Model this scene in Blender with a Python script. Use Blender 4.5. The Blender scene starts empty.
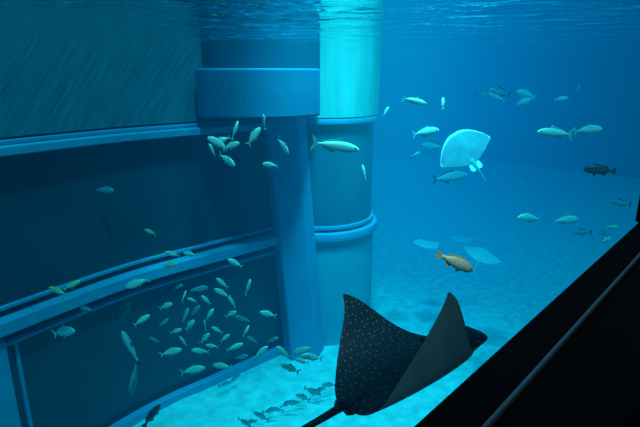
import bpy, bmesh, math, random
from mathutils import Vector, Matrix, noise
random.seed(7)
scene = bpy.context.scene
scene.view_settings.view_transform = 'Standard'
scene.view_settings.look = 'None'
CZ = 7.4            # camera / eye height above the sand
SURF = CZ + 0.55    # water level
PITCH = math.radians(15.7)
FPX = 498.0
CP, SP = math.cos(PITCH), math.sin(PITCH)
FWD = Vector((0, CP, -SP)); UP = Vector((0, SP, CP)); RIGHT = Vector((1, 0, 0))
EYE = Vector((0, 0, CZ))
D = Vector((0.682, 0.731, 0)).normalized()      # along the visitor window
N = Vector((-0.731, 0.682, 0)).normalized()     # into the tank

def swim_pos(px, py, dep):
    return EYE + dep * (FWD + RIGHT * ((px - 320) / FPX) + UP * ((213.5 - py) / FPX))
def ts(t, s, z):
    v = D * t + N * s
    return Vector((v.x, v.y, z))

# ---------------------------------------------------------------- materials
def new_mat(name):
    m = bpy.data.materials.new(name); m.use_nodes = True
    nt = m.node_tree
    for n in list(nt.nodes): nt.nodes.remove(n)
    out = nt.nodes.new('ShaderNodeOutputMaterial')
    return m, nt, out
def principled(name, col, rough=0.6, spec=0.3, metal=0.0, nscale=3.0, col2=None, stretch=(1,1,1), bump=0.0, rot=(0,0,0), mtype='POINT', lo=.35, hi=.68, detail=5):
    m, nt, out = new_mat(name)
    b = nt.nodes.new('ShaderNodeBsdfPrincipled')
    nt.links.new(b.outputs[0], out.inputs[0])
    b.inputs['Base Color'].default_value = (*col, 1)
    b.inputs['Roughness'].default_value = rough
    b.inputs['Specular IOR Level'].default_value = spec
    b.inputs['Metallic'].default_value = metal
    if col2 is not None:
        tc = nt.nodes.new('ShaderNodeTexCoord'); mp = nt.nodes.new('ShaderNodeMapping'); mp.vector_type = mtype
        mp.inputs['Scale'].default_value = stretch; mp.inputs['Rotation'].default_value = rot
        nz = nt.nodes.new('ShaderNodeTexNoise'); nz.inputs['Scale'].default_value = nscale
        nz.inputs['Detail'].default_value = detail
        rp = nt.nodes.new('ShaderNodeValToRGB')
        rp.color_ramp.elements[0].position = lo; rp.color_ramp.elements[0].color = (*col, 1)
        rp.color_ramp.elements[1].position = hi; rp.color_ramp.elements[1].color = (*col2, 1)
        nt.links.new(tc.outputs['Object'], mp.inputs[0]); nt.links.new(mp.outputs[0], nz.inputs['Vector'])
        nt.links.new(nz.outputs['Fac'], rp.inputs[0]); nt.links.new(rp.outputs[0], b.inputs['Base Color'])
        if bump:
            bp = nt.nodes.new('ShaderNodeBump'); bp.inputs['Strength'].default_value = bump
            bp.inputs['Distance'].default_value = 0.03
            nt.links.new(nz.outputs['Fac'], bp.inputs['Height']); nt.links.new(bp.outputs[0], b.inputs['Normal'])
    return m

M_sand = principled('sand', (0.50, 0.62, 0.60), 0.95, 0.1, col2=(0.76, 0.88, 0.84), nscale=3.5, bump=0.5)
M_paint = principled('blue_painted_steel', (0.04, 0.33, 0.52), 0.6, 0.15, col2=(0.06, 0.40, 0.60), nscale=1.5)
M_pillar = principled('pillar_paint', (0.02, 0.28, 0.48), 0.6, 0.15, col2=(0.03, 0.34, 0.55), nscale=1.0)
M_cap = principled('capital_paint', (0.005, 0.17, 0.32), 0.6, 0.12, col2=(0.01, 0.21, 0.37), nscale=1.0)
M_recess_shade = principled('recess_shade_dark', (0.0, 0.09, 0.16), 0.6, 0.1)  # dark colour stands in for shade in the recess over the capital
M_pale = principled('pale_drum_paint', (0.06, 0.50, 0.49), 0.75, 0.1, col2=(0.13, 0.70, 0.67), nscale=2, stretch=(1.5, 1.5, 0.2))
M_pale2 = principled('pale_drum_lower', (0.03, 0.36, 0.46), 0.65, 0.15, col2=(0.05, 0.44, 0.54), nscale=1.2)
M_panel = principled('dark_acrylic', (0.001, 0.045, 0.066), 0.3, 0.25, col2=(0.003, 0.065, 0.092), nscale=0.6)
M_panel2 = principled('drum_acrylic', (0.005, 0.13, 0.20), 0.35, 0.2, col2=(0.01, 0.17, 0.25), nscale=0.8)
M_streak = principled('streaky_wall', (0.003, 0.12, 0.17), 0.65, 0.1, col2=(0.02, 0.27, 0.33), nscale=2.2, stretch=(1.6, 1.6, 0.09), rot=(0.75, -0.6, 0), mtype='TEXTURE', lo=.2, hi=.85, detail=3)  # streak colours imitate a rippled water reflection on the upper wall
M_black = principled('black_frame', (0.002, 0.003, 0.004), 0.8, 0.03)
M_ledge = principled('black_ledge', (0.002, 0.003, 0.005), 0.8, 0.04)
M_trimgrey = principled('grey_trim', (0.05, 0.12, 0.19), 0.5, 0.3)
M_far = principled('far_wall', (0.04, 0.20, 0.36), 0.9, 0.05)
M_gallery = principled('gallery_paint', (0.01, 0.01, 0.012), 0.9, 0.05)

def fish_mat(name, back, mid, belly, z0=-0.12, z1=0.12, rough=0.4, metal=0.0, blotch=None):
    m, nt, out = new_mat(name)
    b = nt.nodes.new('ShaderNodeBsdfPrincipled'); nt.links.new(b.outputs[0], out.inputs[0])
    b.inputs['Roughness'].default_value = rough; b.inputs['Metallic'].default_value = metal
    b.inputs['Specular IOR Level'].default_value = 0.3
    tc = nt.nodes.new('ShaderNodeTexCoord'); sx = nt.nodes.new('ShaderNodeSeparateXYZ')
    mr = nt.nodes.new('ShaderNodeMapRange'); mr.inputs[1].default_value = z0; mr.inputs[2].default_value = z1
    rp = nt.nodes.new('ShaderNodeValToRGB'); cr = rp.color_ramp
    cr.elements[0].position = 0.15; cr.elements[0].color = (*belly, 1)
    cr.elements[1].position = 0.95; cr.elements[1].color = (*back, 1)
    e = cr.elements.new(0.6); e.color = (*mid, 1)
    nt.links.new(tc.outputs['Object'], sx.inputs[0]); nt.links.new(sx.outputs['Z'], mr.inputs[0])
    nt.links.new(mr.outputs[0], rp.inputs[0])
    last = rp.outputs[0]
    if blotch:
        nz = nt.nodes.new('ShaderNodeTexNoise'); nz.inputs['Scale'].default_value = 9
        nt.links.new(tc.outputs['Object'], nz.inputs['Vector'])
        r2 = nt.nodes.new('ShaderNodeValToRGB'); r2.color_ramp.elements[0].position = 0.5; r2.color_ramp.elements[1].position = 0.62
        nt.links.new(nz.outputs['Fac'], r2.inputs[0])
        mx = nt.nodes.new('ShaderNodeMixRGB'); mx.inputs[2].default_value = (*blotch, 1)
        nt.links.new(r2.outputs[0], mx.inputs[0]); nt.links.new(last, mx.inputs[1]); last = mx.outputs[0]
    nt.links.new(last, b.inputs['Base Color'])
    return m
M_silver = fish_mat('silver_scales', (0.22, 0.60, 0.57), (0.5, 0.92, 0.84), (0.7, 0.95, 0.88))
M_dull = fish_mat('dull_scales', (0.05, 0.22, 0.26), (0.12, 0.42, 0.46), (0.3, 0.65, 0.64))
M_dark = fish_mat('dark_scales', (0.01, 0.03, 0.04), (0.02, 0.06, 0.07), (0.08, 0.16, 0.17))
M_yellow = fish_mat('yellowish_scales', (0.3, 0.45, 0.2), (0.6, 0.75, 0.45), (0.8, 0.9, 0.65))
M_orange = fish_mat('orange_scales', (1.0, 0.46, 0.28), (1.0, 0.56, 0.38), (1.0, 0.78, 0.60), blotch=(1.0, 0.72, 0.50))
M_ofin = principled('orange_fin', (1.0, 0.45, 0.22), 0.5)
M_fin = principled('pale_fin', (0.3, 0.66, 0.62), 0.5)
M_dfin = principled('dark_fin', (0.02, 0.08, 0.09), 0.5)
M_eye = principled('eye_black', (0.004, 0.004, 0.004), 0.15, 0.6)

# ---------------------------------------------------------------- mesh helpers
def link(name, me, mats, smooth=False):
    ob = bpy.data.objects.new(name, me); scene.collection.objects.link(ob)
    for m in mats: me.materials.append(m)
    if smooth:
        for p in me.polygons: p.use_smooth = True
    return ob
def bevel(ob, w=0.03, seg=2):
    b = ob.modifiers.new('bevel', 'BEVEL'); b.width = w; b.segments = seg; b.limit_method = 'ANGLE'
    b.angle_limit = math.radians(40)
def catmull(pts, n=8):
    P = [Vector(p) for p in pts]; P = [2*P[0]-P[1]] + P + [2*P[-1]-P[-2]]
    out = []
    for i in range(1, len(P)-2):
        for k in range(n):
            t = k/n
            out.append(0.5*((2*P[i]) + (P[i+1]-P[i-1])*t + (2*P[i-1]-5*P[i]+4*P[i+1]-P[i+2])*t*t + (3*P[i]-P[i-1]-3*P[i+1]+P[i+2])*t**3))
    out.append(P[-2]); return out
def ribbon(name, path, z0, z1, off0, off1, mat, parent=None, bev=0.02, closed=False):
    bm = bmesh.new(); rows = []
    n = len(path)
    for i, p in enumerate(path):
        a = path[max(i-1, 0)]; b = path[min(i+1, n-1)]
        d = (b-a); nr = Vector((d.y, -d.x)).normalized()
        q0 = p + nr*off0; q1 = p + nr*off1
        rows.append([bm.verts.new((q0.x, q0.y, z0)), bm.verts.new((q1.x, q1.y, z0)),
                     bm.verts.new((q1.x, q1.y, z1)), bm.verts.new((q0.x, q0.y, z1))])
    for i in range(n-1):
        a, b = rows[i], rows[i+1]
        for k in range(4):
            bm.faces.new((a[k], a[(k+1) % 4], b[(k+1) % 4], b[k]))
    bm.faces.new(rows[0]); bm.faces.new(rows[-1][::-1])
    bmesh.ops.recalc_face_normals(bm, faces=bm.faces)
    me = bpy.data.meshes.new(name); bm.to_mesh(me); bm.free()
    ob = link(name, me, [mat])
    if bev: bevel(ob, bev)
    if parent: ob.parent = parent
    return ob
def prism(name, pts, z0, z1, mat, bev=0.03, top_shift=(0, 0), parent=None):
    bm = bmesh.new()
    a = [bm.verts.new((p[0], p[1], z0)) for p in pts]
    b = [bm.verts.new((p[0]+top_shift[0], p[1]+top_shift[1], z1)) for p in pts]
    n = len(pts)
    bm.faces.new(a[::-1]); bm.faces.new(b)
    for i in range(n): bm.faces.new((a[i], a[(i+1) % n], b[(i+1) % n], b[i]))
    bmesh.ops.recalc_face_normals(bm, faces=bm.faces)
    me = bpy.data.meshes.new(name); bm.to_mesh(me); bm.free()
    ob = link(name, me, [mat])
    if bev: bevel(ob, bev, 3)
    if parent: ob.parent = parent
    return ob
def tsbox(name, t0, t1, s0, s1, z0, z1, mat, bev=0.0, parent=None):
    pts = [ts(t0, s0, 0), ts(t1, s0, 0), ts(t1, s1, 0), ts(t0, s1, 0)]
    return prism(name, [(p.x, p.y) for p in pts], z0, z1, mat, bev, parent=parent)
def empty(name, loc=(0, 0, 0)):
    e = bpy.data.objects.new(name, None); scene.collection.objects.link(e); e.location = loc; return e

# ---------------------------------------------------------------- floor
bm = bmesh.new(); NX, NY = 200, 180
grid = []
for j in range(NY+1):
    row = []
    for i in range(NX+1):
        x = -22 + 66*i/NX; y = -6 + 50*j/NY
        h = 0.05*noise.noise((x*0.45, y*0.45, 0)) + 0.02*noise.noise((x*1.7, y*1.7, 3))
        row.append(bm.verts.new((x, y, h)))
    grid.append(row)
for j in range(NY):
    for i in range(NX):
        bm.faces.new((grid[j][i], grid[j][i+1], grid[j+1][i+1], grid[j+1][i]))
me = bpy.data.meshes.new('floor'); bm.to_mesh(me); bm.free()
link('floor', me, [M_sand], True)

# ---------------------------------------------------------------- left wall
path = catmull([(-9.6, 0.6, 0), (-8.0, 3.2, 0), (-6.7, 5.3, 0), (-5.33, 7.48, 0), (-3.91, 9.5, 0), (-2.6, 10.75, 0), (-1.38, 11.86, 0), (-0.6, 12.5, 0)], 8)
path = [Vector((v.x, v.y)) for v in path]
Z = lambda h: CZ - h
ribbon('wall_left', path, -0.2, SURF+0.3, -0.5, -0.12, M_panel, bev=0)
ribbon('wall_left_upper', path, Z(0.98), SURF+0.3, -0.12, -0.04, M_streak, bev=0)
ribbon('trim_1', path, Z(1.25), Z(1.10), -0.12, 0.20, M_paint)
ribbon('trim_2', path, Z(1.10), Z(1.02), -0.12, 0.02, M_pillar)
ribbon('window_1', path, Z(3.78), Z(1.3), -0.12, -0.06, M_panel, bev=0)
ribbon('trim_3', path, Z(3.80), Z(3.74), -0.12, 0.02, M_paint, bev=0.01)
ribbon('trim_4', path, Z(4.16), Z(3.92), -0.12, 0.22, M_paint)
ribbon('trim_5', path, Z(4.45), Z(4.39), -0.12, 0.02, M_paint, bev=0.01)
ribbon('window_2', path, Z(7.0), Z(4.45), -0.12, -0.06, M_panel, bev=0)
ribbon('trim_6', path, -0.1, Z(7.2), -0.12, 0.06, M_paint)
i0 = 24
ribbon('trim_7', path[i0-2:i0+1], 0.0, Z(4.3), -0.12, 0.10, M_paint, bev=0.02)
ribbon('trim_8', [path[i0].lerp(path[i0+1], .5), path[i0].lerp(path[i0+1], .7)], 0.0, Z(4.4), -0.12, 0.0, M_pillar, bev=0.01)

# ---------------------------------------------------------------- pillar & cap
pil = empty('support_pillar')
base = [(-0.98, 12.15), (-0.75, 11.75), (-0.05, 11.85), (0.12, 12.3), (0.0, 12.75), (-0.75, 12.7)]
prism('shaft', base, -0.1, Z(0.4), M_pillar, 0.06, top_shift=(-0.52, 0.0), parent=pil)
cap = [(-2.55, 10.55), (-2.25, 10.2), (-1.7, 9.98), (-1.2, 9.95), (-0.7, 10.1), (-0.25, 10.4), (0.0, 10.75), (0.0, 12.3), (-1.9, 12.0), (-2.45, 11.3)]
cap = [(v.x, v.y) for v in catmull([(*c, 0) for c in cap[:7]], 4)] + cap[7:]
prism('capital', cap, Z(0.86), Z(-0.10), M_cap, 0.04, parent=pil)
prism('recess_shade_band', [(x*0.97, y+0.35) for x, y in cap], Z(-0.10), Z(-0.55)+0.05, M_recess_shade, 0.02, parent=pil)  # solid dark band added where the recess is only in shadow

# ---------------------------------------------------------------- round drum right of the pillar
drum = empty('cylindrical_viewing_tower')
C = (0.02, 14.0)
def ring(nm, r0, r1, z0, z1, mat, bev=0.02):
    bm = bmesh.new(); n = 72; rows = []
    for k in range(n):
        a = 2*math.pi*k/n; c, s = math.cos(a), math.sin(a)
        rows.append([bm.verts.new((C[0]+r*c, C[1]+r*s, z)) for r, z in ((r0, z0), (r1, z0), (r1, z1), (r0, z1))])
    for k in range(n):
        a, b = rows[k], rows[(k+1) % n]
        for j in range(4): bm.faces.new((a[j], a[(j+1) % 4], b[(j+1) % 4], b[j]))
    bmesh.ops.recalc_face_normals(bm, faces=bm.faces)
    me = bpy.data.meshes.new(nm); bm.to_mesh(me); bm.free()
    ob = link(nm, me, [mat], False); ob.parent = drum
    bevel(ob, bev) if bev else None
    for p in me.polygons: p.use_smooth = True
    es = ob.modifiers.new('es', 'EDGE_SPLIT'); es.split_angle = math.radians(35)
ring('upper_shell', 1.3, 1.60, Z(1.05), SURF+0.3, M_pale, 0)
ring('upper_beam', 1.3, 1.60, Z(1.22), Z(1.08), M_paint)
ring('acrylic_upper', 1.3, 1.46, Z(3.9), Z(1.24), M_panel2, 0)
ring('mid_trim', 1.3, 1.52, Z(3.98), Z(3.88), M_paint, 0.01)
ring('mid_beam', 1.3, 1.64, Z(4.28), Z(4.05), M_paint)
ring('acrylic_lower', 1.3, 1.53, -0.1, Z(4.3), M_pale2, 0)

# ---------------------------------------------------------------- far walls
tsbox('wall_far', 42, 42.5, 0.3, 38, -0.3, SURF+0.5, M_far)
tsbox('wall_back', -12, 42, 34, 34.5, -0.3, SURF+0.5, M_far)

# ---------------------------------------------------------------- visitor window side
tsbox('wall_window', -6, 42, 0.12, 0.30, -0.3, Z(0.615), M_black)
tsbox('window_sill', -6, 42, 0.30, 0.39, -0.3, Z(0.60), M_ledge, 0.008)
tsbox('trim_9', -6, 42, 0.293, 0.301, Z(0.616), Z(0.600), M_trimgrey, 0.003)
tsbox('trim_10', 2.36, 2.6, 0.30, 0.40, Z(0.60), Z(0.40), M_black, 0.01)
tsbox('floor_gallery', -6, 8, -5, 0.12, Z(1.75), Z(1.6), M_gallery)
tsbox('ceiling', -6, 8, -5, 0.3, Z(-1.4), Z(-1.5), M_gallery)
tsbox('wall_gallery', -6, 8, -5.2, -5.0, Z(1.75), Z(-1.5), M_gallery)

# ---------------------------------------------------------------- water
m, nt, out = new_mat('water_surface')
fr = nt.nodes.new('ShaderNodeFresnel'); fr.inputs['IOR'].default_value = 1.33
tr = nt.nodes.new('ShaderNodeBsdfTransparent'); gl = nt.nodes.new('ShaderNodeBsdfGlossy')
gl.inputs['Roughness'].default_value = 0.06; gl.inputs['Color'].default_value = (0.95, 1, 1, 1)
mx = nt.nodes.new('ShaderNodeMixShader')
tc = nt.nodes.new('ShaderNodeTexCoord'); mp = nt.nodes.new('ShaderNodeMapping')
mp.inputs['Rotation'].default_value = (0, 0, 0.5); mp.inputs['Scale'].default_value = (1, 1.6, 1)
nz = nt.nodes.new('ShaderNodeTexNoise'); nz.inputs['Scale'].default_value = 1.3; nz.inputs['Detail'].default_value = 3
nz.inputs['Distortion'].default_value = 0.8
bp = nt.nodes.new('ShaderNodeBump'); bp.inputs['Strength'].default_value = 0.9; bp.inputs['Distance'].default_value = 0.10
L = nt.links.new
L(tc.outputs['Object'], mp.inputs[0]); L(mp.outputs[0], nz.inputs['Vector']); L(nz.outputs['Fac'], bp.inputs['Height'])
L(bp.outputs[0], gl.inputs['Normal']); L(fr.outputs[0], mx.inputs[0]); L(tr.outputs[0], mx.inputs[1]); L(gl.outputs[0], mx.inputs[2])
L(mx.outputs[0], out.inputs[0]); M_surf = m
bm = bmesh.new()
vs = [bm.verts.new(ts(t, s, SURF)) for t, s in ((-14, 0.3), (41.95, 0.3), (41.95, 33.95), (-14, 33.95))]
bm.faces.new(vs); me = bpy.data.meshes.new('water_surface'); bm.to_mesh(me); bm.free()
link('water_surface', me, [M_surf])

m, nt, out = new_mat('sea_water')
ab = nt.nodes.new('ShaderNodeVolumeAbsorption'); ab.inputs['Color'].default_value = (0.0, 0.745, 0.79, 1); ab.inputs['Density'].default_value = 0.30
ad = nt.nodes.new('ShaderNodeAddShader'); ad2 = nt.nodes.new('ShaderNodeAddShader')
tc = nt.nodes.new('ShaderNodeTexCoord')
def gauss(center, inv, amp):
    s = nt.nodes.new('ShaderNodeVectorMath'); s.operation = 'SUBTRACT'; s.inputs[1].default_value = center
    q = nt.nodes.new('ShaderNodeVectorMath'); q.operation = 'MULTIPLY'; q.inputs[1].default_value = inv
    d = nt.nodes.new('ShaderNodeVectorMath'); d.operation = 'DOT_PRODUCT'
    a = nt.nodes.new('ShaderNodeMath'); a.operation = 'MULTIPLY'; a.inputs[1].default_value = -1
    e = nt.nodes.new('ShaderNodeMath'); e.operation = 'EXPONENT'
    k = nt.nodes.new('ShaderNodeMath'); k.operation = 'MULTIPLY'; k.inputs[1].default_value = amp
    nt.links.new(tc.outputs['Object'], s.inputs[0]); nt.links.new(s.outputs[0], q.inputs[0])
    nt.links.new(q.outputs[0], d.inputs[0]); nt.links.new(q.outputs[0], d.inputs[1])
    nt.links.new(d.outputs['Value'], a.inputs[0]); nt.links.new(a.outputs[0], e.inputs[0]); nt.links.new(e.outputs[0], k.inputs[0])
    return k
em = nt.nodes.new('ShaderNodeEmission'); em.inputs['Color'].default_value = (0.0, 0.43, 1.0, 1)  # painted haze: emission stands in for light scattered in the water
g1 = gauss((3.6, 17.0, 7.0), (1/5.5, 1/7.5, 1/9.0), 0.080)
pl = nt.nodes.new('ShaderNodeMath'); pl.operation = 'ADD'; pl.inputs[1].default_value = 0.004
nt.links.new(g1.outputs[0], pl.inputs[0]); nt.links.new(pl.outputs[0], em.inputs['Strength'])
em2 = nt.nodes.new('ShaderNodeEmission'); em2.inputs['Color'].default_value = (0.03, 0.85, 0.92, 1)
g2 = gauss((1.4, 11.5, 9.0), (1/1.6, 1/2.5, 1/5.0), 0.065)  # cyan emission painted into the water as the light shaft by the drum
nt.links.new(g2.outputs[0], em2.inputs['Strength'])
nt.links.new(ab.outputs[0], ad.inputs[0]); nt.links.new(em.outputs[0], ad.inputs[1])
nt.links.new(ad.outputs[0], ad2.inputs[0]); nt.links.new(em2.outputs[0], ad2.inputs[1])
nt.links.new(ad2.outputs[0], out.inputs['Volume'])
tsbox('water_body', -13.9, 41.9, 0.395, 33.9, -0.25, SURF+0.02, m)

# ---------------------------------------------------------------- fish
def loft(bm, secs, mi, n=14, power=1.0):
    rows = []
    for x, hh, hw, zc in secs:
        rows.append([bm.verts.new((x, hw*math.cos(2*math.pi*k/n), zc + hh*math.sin(2*math.pi*k/n))) for k in range(n)])
    for a, b in zip(rows[:-1], rows[1:]):
        for k in range(n):
            f = bm.faces.new((a[k], a[(k+1) % n], b[(k+1) % n], b[k])); f.material_index = mi; f.smooth = True
    for r in (rows[0][::-1], rows[-1]):
        f = bm.faces.new(r); f.material_index = mi
def fin(bm, pts, mi, th=0.006, axis='y', off=(0, 0, 0), rot=None):
    a, b = [], []
    for x, z in pts:
        p = Vector((x, 0, z)); q1 = p + Vector((0, th, 0)); q2 = p - Vector((0, th, 0))
        if rot is not None: q1 = rot @ q1; q2 = rot @ q2
        a.append(bm.verts.new(q1+Vector(off))); b.append(bm.verts.new(q2+Vector(off)))
    n = len(pts)
    f = bm.faces.new(a); f.material_index = mi
    f = bm.faces.new(b[::-1]); f.material_index = mi
    for i in range(n):
        f = bm.faces.new((a[i], a[(i+1) % n], b[(i+1) % n], b[i])); f.material_index = mi
def ball(bm, c, r, mi):
    res = bmesh.ops.create_uvsphere(bm, u_segments=10, v_segments=8, radius=r, matrix=Matrix.Translation(c))
    for v in res['verts']:
        for f in v.link_faces: f.material_index = mi; f.smooth = True
def fish_mesh(name, H, W, body, finm, kind='jack'):
    bm = bmesh.new()
    prof = [(0.5, .05), (0.485, .22), (0.45, .45), (0.39, .68), (0.3, .88), (0.18, 1.0), (0.05, .98), (-0.08, .84), (-0.2, .6), (-0.28, .38), (-0.34, .2), (-0.38, .14), (-0.41, .16)]
    if kind == 'grouper': prof = [(x, h if x > -0.2 else max(h, .36)) for x, h in prof]
    if kind == 'shark': prof = [(0.5, .08), (0.47, .4), (0.4, .72), (0.28, .95), (0.15, 1), (0, .85), (-.12, .62), (-.24, .4), (-.34, .26), (-.4, .2)]
    secs = [(x, H*h, W*min(1, h*1.05+.02), (0.12*H if x > .3 else 0) * -(x-.3)/.2 if kind != 'shark' else 0) for x, h in prof]
    hh = catmull([(s[0], s[1], s[2]) for s in secs], 2); zz = catmull([(s[0], s[3], 0) for s in secs], 2)
    secs = [(a.x, a.y, a.z, b.y) for a, b in zip(hh, zz)]
    loft(bm, secs, 0)
    if kind == 'jack':
        fin(bm, [(-.38, .02), (-.44, .10), (-.53, .18), (-.49, .07), (-.46, 0), (-.49, -.07), (-.53, -.18), (-.44, -.10), (-.38, -.02)], 1)
        fin(bm, [(.16, H*.9), (.10, H+.075), (.02, H+.04), (-.15, H*.75+.03), (-.3, H*.35+.02), (-.3, H*.25), (-.08, H*.7)], 1)
        fin(bm, [(-.02, -H*.85), (-.07, -H-.06), (-.13, -H*.75-.025), (-.3, -H*.35-.02), (-.3, -H*.2), (-.1, -H*.7)], 1)
    elif kind == 'grouper':
        fin(bm, [(-.39, H*.3), (-.46, .10), (-.53, .13), (-.55, .06), (-.535, 0), (-.55, -.06), (-.53, -.12), (-.46, -.09), (-.39, -H*.3)], 1)
        fin(bm, [(.22, H*.9), (.17, H+.035), (.05, H+.035), (-.08, H+.015), (-.14, H*.8+.04), (-.24, H*.55+.06), (-.3, H*.35+.03), (-.28, H*.3), (-.05, H*.8)], 1)
        fin(bm, [(-.08, -H*.75), (-.13, -H-.03), (-.22, -H*.6-.06), (-.28, -H*.35-.02), (-.26, -H*.3)], 1)
        fin(bm, [(.2, -H*.9), (.12, -H-.07), (.08, -H-.05), (.1, -H*.85)], 1)
    else:
        fin(bm, [(-.36, .03), (-.47, .10), (-.56, .17), (-.5, .05), (-.49, -.03), (-.5, -.06), (-.4, -.03)], 1)
        fin(bm, [(.14, H*.8), (.04, H+.10), (0.02, H+.09), (.02, H*.7)], 1)
        fin(bm, [(-.2, H*.4), (-.26, H+.02), (-.27, H*.3)], 1)
        fin(bm, [(-.22, -H*.4), (-.28, -H), (-.28, -H*.25)], 1)
    for sgn in (1, -1):
        R = Matrix.Rotation(sgn*math.radians(-55 if kind == 'shark' else -25), 3, 'X') @ Matrix.Rotation(sgn*math.radians(12), 3, 'Z')
        L_ = .17 if kind == 'shark' else .13
        fin(bm, [(0, .02), (-L_*.6, .015), (-L_, -.05-L_*.3), (-L_*.7, -.06), (-.01, -.02)], 1, 0.004, off=(.24, sgn*W*.93, -H*.25), rot=R)
        ball(bm, (0.405, sgn*W*.62, H*.18), 0.017 if kind != 'shark' else .009, 2)
    bmesh.ops.recalc_face_normals(bm, faces=bm.faces)
    me = bpy.data.meshes.new(name); bm.to_mesh(me); bm.free()
    for mt in (body, finm, M_eye): me.materials.append(mt)
    return me
ME = {
 'silver': fish_mesh('jack_silver', .165, .06, M_silver, M_fin),
 'slim': fish_mesh('jack_slim', .11, .055, M_silver, M_fin),
 'dull': fish_mesh('jack_dull', .15, .06, M_dull, M_dfin),
 'yellow': fish_mesh('jack_yellow', .15, .06, M_yellow, M_fin),
 'dark': fish_mesh('grouper_dark', .15, .075, M_dark, M_dfin, 'grouper'),
 'orange': fish_mesh('hogfish_orange', .155, .075, M_orange, M_ofin, 'grouper'),
 'shark': fish_mesh('shark_mesh', .095, .085, M_dull, M_dfin, 'shark'),
}
def add_fish(name, kind, px, py, lpx, ang, dep, parent=None, yaw=None):
    if yaw is None: yaw = random.uniform(-25, 25)
    a = math.radians(ang); y = math.radians(yaw)
    f = (RIGHT*math.cos(a) + UP*math.sin(a))*math.cos(y) + FWD*math.sin(y); f.normalize()
    zref = Vector((0, 0, 1)) if abs(f.z) < .85 else Vector((0.5, -.8, 0)).normalized()
    side = zref.cross(f).normalized(); up = f.cross(side)
    ob = bpy.data.objects.new(name, ME[kind]); scene.collection.objects.link(ob)
    sc = lpx/FPX*dep
    M = Matrix((f, side, up)).transposed().to_4x4() @ Matrix.Scale(sc, 4)
    M.translation = swim_pos(px, py, dep)
    ob.matrix_world = M
    if parent: ob.parent = parent
    return ob
s1 = empty('trevally_school')
for px, py, l, a in [(218, 143, 23, 150), (227, 160, 23, -35), (235, 130, 19, 70), (254, 136, 21, 55), (264, 122, 16, 95), (283, 146, 22, -55), (270, 165, 17, 170), (231, 146, 19, 20), (212, 150, 17, 120), (222, 140, 17, 200)]:
    add_fish('trevally', 'silver', px, py, l, a, random.uniform(7.6, 8.8), s1)
s2 = empty('sea_bream_school')
LS = [(64, 332, 28, 15, 'silver'), (137, 283, 22, 200, 'silver'), (166, 306, 15, 25, 'silver'), (142, 320, 16, 35, 'silver'), (184, 296, 11, 70, 'silver'),
 (196, 310, 11, 50, 'silver'), (190, 325, 15, 50, 'silver'), (206, 300, 12, 130, 'silver'), (210, 314, 12, 60, 'silver'), (171, 352, 20, 15, 'silver'),
 (200, 351, 16, 170, 'silver'), (193, 370, 22, 10, 'silver'), (222, 366, 18, 175, 'silver'), (235, 347, 16, 20, 'silver'), (246, 331, 12, 60, 'silver'),
 (268, 314, 16, 160, 'silver'), (261, 352, 16, 40, 'silver'), (283, 352, 16, 140, 'silver'), (303, 350, 20, 200, 'silver'), (222, 283, 14, 140, 'silver'),
 (235, 263, 15, 150, 'silver'), (190, 254, 13, 170, 'silver'), (172, 254, 14, 165, 'silver'), (150, 232, 14, 160, 'yellow'), (58, 291, 20, 160, 'yellow'),
 (72, 285, 16, 30, 'yellow'), (87, 309, 18, 175, 'dull'), (205, 338, 13, 50, 'silver'), (183, 341, 11, 130, 'silver'), (217, 330, 12, 150, 'silver'),
 (231, 314, 13, 30, 'silver'), (243, 319, 18, 165, 'dull'), (248, 287, 16, 70, 'silver'), (198, 289, 18, 10, 'dull'), (222, 293, 16, 150, 'silver'),
 (163, 323, 12, 40, 'dull'), (185, 316, 16, 70, 'dull'), (170, 265, 14, 10, 'yellow'), (302, 361, 14, 170, 'silver'), (290, 368, 20, 150, 'dull'), (312, 357, 20, 165, 'silver'), (232, 302, 12, 120, 'silver'),
 (176, 331, 12, 20, 'silver'), (212, 346, 12, 170, 'silver'), (225, 338, 11, 40, 'silver'), (192, 300, 10, 160, 'silver'), (253, 340, 13, 150, 'dull'), (178, 287, 12, 30, 'dull'), (241, 357, 14, 10, 'dull'), (155, 340, 13, 160, 'dull'), (272, 340, 13, 25, 'dull'), (205, 325, 10, 100, 'silver')]
for px, py, l, a, k in LS:
    add_fish('sea_bream', k, px, py, l*1.08, a, random.uniform(7.2, 8.4), s2)
s3 = empty('bottom_fish_school')
for i in range(13):
    px = 225 + 110*((i*0.618) % 1); py = 374 + 50*((i*0.377+.2) % 1)
    g = (py-213.5); dd = (CZ-0.3)/(SP + g/FPX*CP)
    add_fish('bottom_fish', 'dull', px, py, random.uniform(13, 19), random.choice([10, 170, 30, 150, -20]), dd, s3)
add_fish('houndshark', 'shark', 131, 348, 40, 125, 7.0, yaw=15)
add_fish('houndshark', 'shark', 134, 378, 40, 255, 7.0, yaw=15)
add_fish('left_grouper', 'dark', 125, 310, 28, 230, 7.8)  # dark-scaled fish by the left wall
add_fish('left_grouper', 'dark', 152, 415, 26, 55, 7.4)
add_fish('left_grouper', 'dull', 104, 190, 24, 0, 9.2)
add_fish('amberjack', 'slim', 336, 146, 48, -8, 8.0, yaw=5)
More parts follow.
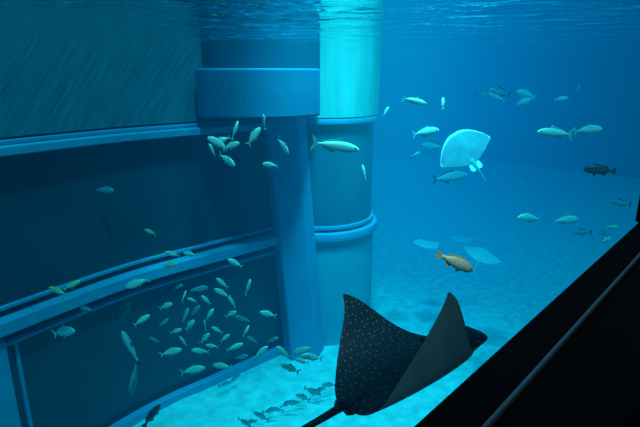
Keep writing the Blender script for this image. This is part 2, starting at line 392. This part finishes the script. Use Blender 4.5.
for px, py, l, a, k, d in [(415, 101, 27, -10, 'slim', 9), (443, 103, 12, 90, 'silver', 9), (386, 112, 14, 60, 'silver', 9), (426, 132, 26, 10, 'silver', 10),
  (500, 92, 24, 170, 'dull', 12), (497, 97, 18, 150, 'silver', 13), (526, 94, 20, 160, 'silver', 13), (525, 101, 18, 200, 'silver', 13), (561, 99, 15, 10, 'silver', 12), (577, 91, 16, 60, 'dull', 12), (481, 94, 14, 10, 'dull', 13),
  (555, 133, 42, 178, 'slim', 9.5), (588, 130, 26, 5, 'silver', 9.5), (450, 177, 34, 8, 'dull', 12), (433, 146, 22, 170, 'dull', 13), (529, 218, 26, 175, 'silver', 10.5), (566, 220, 25, 5, 'silver', 10.5),
  (581, 232, 20, 180, 'dull', 11), (364, 173, 20, 100, 'silver', 10), (606, 240, 14, 20, 'silver', 10), (603, 233, 12, 160, 'dull', 10), (612, 227, 12, 0, 'silver', 10), (520, 185, 9, 20, 'dull', 11), (415, 155, 12, 30, 'dull', 11), (620, 203, 20, 170, 'dull', 10)]:
    add_fish('jackfish', k, px, py, l, a, d)
add_fish('dark_grouper', 'dark', 599, 170, 30, 175, 7.0, yaw=5)
add_fish('orange_hogfish', 'orange', 456, 262.5, 40, -24, 3.6, yaw=8)

# ---------------------------------------------------------------- rays
def ray_materials(prefix, dorsal, ventral, spots):
    m, nt, out = new_mat(prefix+'_dorsal')
    b = nt.nodes.new('ShaderNodeBsdfPrincipled'); nt.links.new(b.outputs[0], out.inputs[0])
    b.inputs['Roughness'].default_value = 0.6; b.inputs['Base Color'].default_value = (*dorsal, 1)
    b.inputs['Specular IOR Level'].default_value = 0.12
    if spots:
        tc = nt.nodes.new('ShaderNodeTexCoord'); vo = nt.nodes.new('ShaderNodeTexVoronoi'); vo.inputs['Scale'].default_value = 22
        vo.voronoi_dimensions = '2D'; vo.inputs['Randomness'].default_value = 0.7
        rp = nt.nodes.new('ShaderNodeValToRGB'); rp.color_ramp.elements[0].position = 0.06; rp.color_ramp.elements[0].color = (0.09, 0.17, 0.18, 1)
        rp.color_ramp.elements[1].position = 0.13; rp.color_ramp.elements[1].color = (*dorsal, 1)
        nt.links.new(tc.outputs['UV'], vo.inputs['Vector']); nt.links.new(vo.outputs['Distance'], rp.inputs[0]); nt.links.new(rp.outputs[0], b.inputs['Base Color'])
    v = principled(prefix+'_ventral', ventral, 0.6, 0.15, col2=tuple(c*0.7 for c in ventral), nscale=3)
    return m, v
def ray_object(name, mats, angA, angB, spanA=0.72, spanB=0.72, ramp=(0.45, 0.3), snout=True, form='eagle'):
    """x forward, y left"""
    st = [(0.0, .44, -.60, .105), (0.08, .43, -.60, .095), (0.16, .37, -.55, .07), (0.28, .27, -.44, .045), (0.42, .17, -.31, .028), (0.55, .08, -.2, .018), (0.65, .0, -.135, .011), (0.71, -.07, -.115, .005), (0.725, -.10, -.108, .002)]
    if form == 'guitar':
        st = [(0.0, .42, -.50, .10), (0.08, .42, -.49, .09), (0.18, .40, -.45, .07), (0.32, .33, -.38, .05), (0.46, .22, -.30, .03), (0.58, .09, -.22, .018), (0.66, -.02, -.17, .008), (.69, -.08, -.13, .003)]
    if form == 'sting':
        st = [(0.0, .52, -.50, .09), (0.10, .49, -.50, .08), (0.22, .40, -.46, .055), (0.34, .28, -.38, .035), (0.46, .14, -.27, .02), (0.55, .01, -.17, .01), (0.59, -.06, -.11, .003)]
    stc = catmull([Vector((a, b, c)) for a, b, c, d in st], 5); th = catmull([Vector((a, d, 0)) for a, b, c, d in st], 5)
    NCH = 22
    def side(sgn, ang, span, ramp):
        out = []; l = u = 0.0; prev = 0.0
        for q, t in zip(stc, th):
            s = q.x*span/0.725
            x = max(0, min(1, (s-0.06)/ramp)); a = math.radians(ang)*(x*x*(3-2*x))
            ds = s-prev; l += ds*math.cos(a); u += ds*math.sin(a); prev = s
            nl, nu = -math.sin(a), math.cos(a)
            top, bot = [], []
            for k in range(NCH+1):
                c = k/NCH; c2 = 0.5-0.5*math.cos(math.pi*c)
                f = q.y+(q.z-q.y)*c2
                pr = (math.sqrt(max(c2, 0))*(1-c2)**0.8)*1.9
                top.append((f, sgn*(l+nl*t.y*pr), u+nu*t.y*pr)); bot.append((f, sgn*(l-nl*t.y*.55*pr), u-nu*t.y*.55*pr))
            out.append((top, bot, s, q))
        return out
    bm = bmesh.new(); uvl = bm.loops.layers.uv.new('UVMap')
    for sgn, ang, span, rm in ((1, angA, spanA, ramp[0]), (-1, angB, spanB, ramp[1])):
        S = side(sgn, ang, span, rm)
        T = [[bm.verts.new(p) for p in r[0]] for r in S]; B = [[bm.verts.new(p) for p in r[1]] for r in S]
        ns = len(S)
        for i in range(ns-1):
            for k in range(NCH):
                for G, mi, fl in ((T, 0, 0), (B, 1, 1)):
                    vs = [G[i][k], G[i][k+1], G[i+1][k+1], G[i+1][k]]
                    if (fl == 1) == (sgn == 1): vs = vs[::-1]
                    f = bm.faces.new(vs); f.smooth = True
                    rim = (k < 2 or k > NCH-2) if form == 'eagle' else (k < 4 or i > ns-7)
                    f.material_index = 0 if rim else mi
    bmesh.ops.remove_doubles(bm, verts=bm.verts, dist=0.0004)
    hs = [(.20, .10, .15, .02), (.32, .105, .145, .02), (.42, .10, .135, .022), (.5, .092, .125, .02), (.57, .075, .112, .01), (.63, .055, .1, -.005), (.69, .036, .082, -.022), (.735, .022, .055, -.035), (.755, .01, .025, -.04)]
    if snout:
        n = 18; rows = []
        for x, hh, hw, zc in hs: rows.append([bm.verts.new((x, hw*math.cos(2*math.pi*k/n), zc+hh*math.sin(2*math.pi*k/n))) for k in range(n)])
        for a, b in zip(rows[:-1], rows[1:]):
            for k in range(n):
                f = bm.faces.new((a[k], a[(k+1) % n], b[(k+1) % n], b[k])); f.smooth = True
                zz = math.sin(2*math.pi*(k+.5)/n)
                f.material_index = 0 if zz > 0.15 else 1
        f = bm.faces.new(rows[-1]); f.material_index = 0
        for sg in (1, -1): ball(bm, (.5, sg*.122, .035), .022, 2)
    if form == 'guitar':
        loft(bm, [(-.35, .04, .07, 0), (-.5, .035, .05, 0), (-.7, .025, .03, 0), (-.95, .012, .014, 0), (-1.15, .006, .006, 0)], 1, 18)
        fin(bm, [(-.60, .02), (-.66, .08), (-.72, .08), (-.70, .02)], 0, .008)
    else:
        r0 = .024 if form == 'eagle' else .035
        tp = catmull([(-.46, 0, .02), (-.76, 0, .015), (-1.05, .02, -.02), (-1.5, -.03, -.08), (-2.1, .1, -.06)], 6)
        n = 8; rows = []
        for i, p in enumerate(tp):
            r = r0*(1-i/(len(tp)-1))**1.3+.004
            rows.append([bm.verts.new((p.x, p.y+r*math.cos(2*math.pi*k/n), p.z+r*math.sin(2*math.pi*k/n))) for k in range(n)])
        for a, b in zip(rows[:-1], rows[1:]):
            for k in range(n):
                f = bm.faces.new((a[k], a[(k+1) % n], b[(k+1) % n], b[k])); f.material_index = 0; f.smooth = True
        fin(bm, [(-.58, .02), (-.63, .06), (-.66, .055), (-.65, .015)], 0, .005)
    for sg in (1, -1):
        k = 1.5 if form == 'guitar' else .75
        fin(bm, [(.04*k, .0), (-.05*k, .09*k), (-.13*k, .10*k), (-.17*k, .07*k), (-.15*k, 0)], 0, .008, off=({'eagle': -.52, 'guitar': -.42, 'sting': -.44}[form], 0, 0), rot=Matrix.Rotation(-sg*math.radians(85), 3, 'X'))
    for f in bm.faces:
        for lp in f.loops:
            c = lp.vert.co; lp[uvl].uv = (c.x, math.copysign(math.hypot(c.y, c.z), c.y))
    me = bpy.data.meshes.new(name); bm.to_mesh(me); bm.free()
    return link(name, me, [mats[0], mats[1], M_eye])
def orient(ob, F, upv, loc, sc):
    F = Vector(F).normalized(); S = Vector(upv).cross(F).normalized(); U = F.cross(S)
    M = Matrix((F, S, U)).transposed().to_4x4() @ Matrix.Scale(sc, 4); M.translation = loc; ob.matrix_world = M
eagle = ray_object('spotted_eagle_ray', ray_materials('eagle_ray', (0.009, 0.014, 0.021), (0.50, 0.70, 0.75), True), 51, 82, spanA=.71, spanB=.81, ramp=(0.48, 0.24))
orient(eagle, (.77, .64, 0.01), (0, 0, 1), (.605, 2.77, CZ-1.79), 0.99)
pm = ray_materials('pale_ray', (0.12, 0.40, 0.46), (0.16, 0.46, 0.50), False)
pm2 = ray_materials('pale_ray_large', (0.45, 0.85, 0.88), (0.10, 0.36, 0.44), False)
r1 = ray_object('pale_stingray', pm2, 14, 14, ramp=(.5, .5), snout=False, form='guitar')
orient(r1, (-0.35, 0.35, 0.55), (0.12, 0.92, -0.20), swim_pos(463, 147, 10.5), 0.86)
for px, py, d, sc, F, U in ((482, 255, 13.0, .85, (.45, .9, .06), (.22, -.2, 1)), (425, 244, 14.0, .72, (-.4, .9, .05), (.15, -.1, 1)), (462, 239, 15.0, .6, (.2, .9, 0), (0, -.1, 1))):
    r = ray_object('sand_stingray', pm, 14, 14, ramp=(.5, .5), snout=False, form='sting'); orient(r, F, U, swim_pos(px, py, d), sc)

# ---------------------------------------------------------------- lights
w = bpy.data.worlds.new('world'); scene.world = w; w.use_nodes = True
w.node_tree.nodes['Background'].inputs[0].default_value = (0.3, 0.82, 0.97, 1); w.node_tree.nodes['Background'].inputs[1].default_value = 0.65
def sun(name, d, e, col, ang):
    l = bpy.data.lights.new(name, 'SUN'); l.energy = e; l.color = col; l.angle = math.radians(ang)
    o = bpy.data.objects.new(name, l); scene.collection.objects.link(o)
    o.rotation_euler = Vector(d).to_track_quat('-Z', 'Y').to_euler()
sun('skylight_sun', (-0.2, 0.40, -1), 4.0, (0.85, 0.98, 1.0), 6)
def spot(name, loc, tgt, e, col, size, blend=0.6, rad=0.4):
    l = bpy.data.lights.new(name, 'SPOT'); l.energy = e; l.color = col; l.spot_size = math.radians(size); l.spot_blend = blend; l.shadow_soft_size = rad
    o = bpy.data.objects.new(name, l); scene.collection.objects.link(o); o.location = loc
    o.rotation_euler = (Vector(tgt)-Vector(loc)).to_track_quat('-Z', 'Y').to_euler()
spot('pool_lamp', (1.9, 10.6, SURF+2.4), (0.9, 12.6, CZ-0.4), 430, (0.6, 1, 0.95), 50)
spot('pool_lamp', (1.0, 9.0, SURF+6), (0.9, 10.8, 0), 17000, (0.75, 1, 1.0), 58, 1.0, 0.8)
spot('ray_fill_spot', (0.1, -0.3, CZ+1.2), (1.0, 3.0, CZ-1.4), 60, (1.0, 0.97, 0.95), 60, 1.0, 0.1)  # unseen fill added beside the camera to brighten ray and orange fish

# ---------------------------------------------------------------- camera
cd = bpy.data.cameras.new('camera'); cam = bpy.data.objects.new('camera', cd); scene.collection.objects.link(cam)
cd.sensor_width = 36; cd.lens = 36*FPX/640; cd.clip_start = 0.02; cd.clip_end = 200
cam.location = EYE; cam.rotation_euler = (math.radians(90)-PITCH, 0, 0)
scene.camera = cam
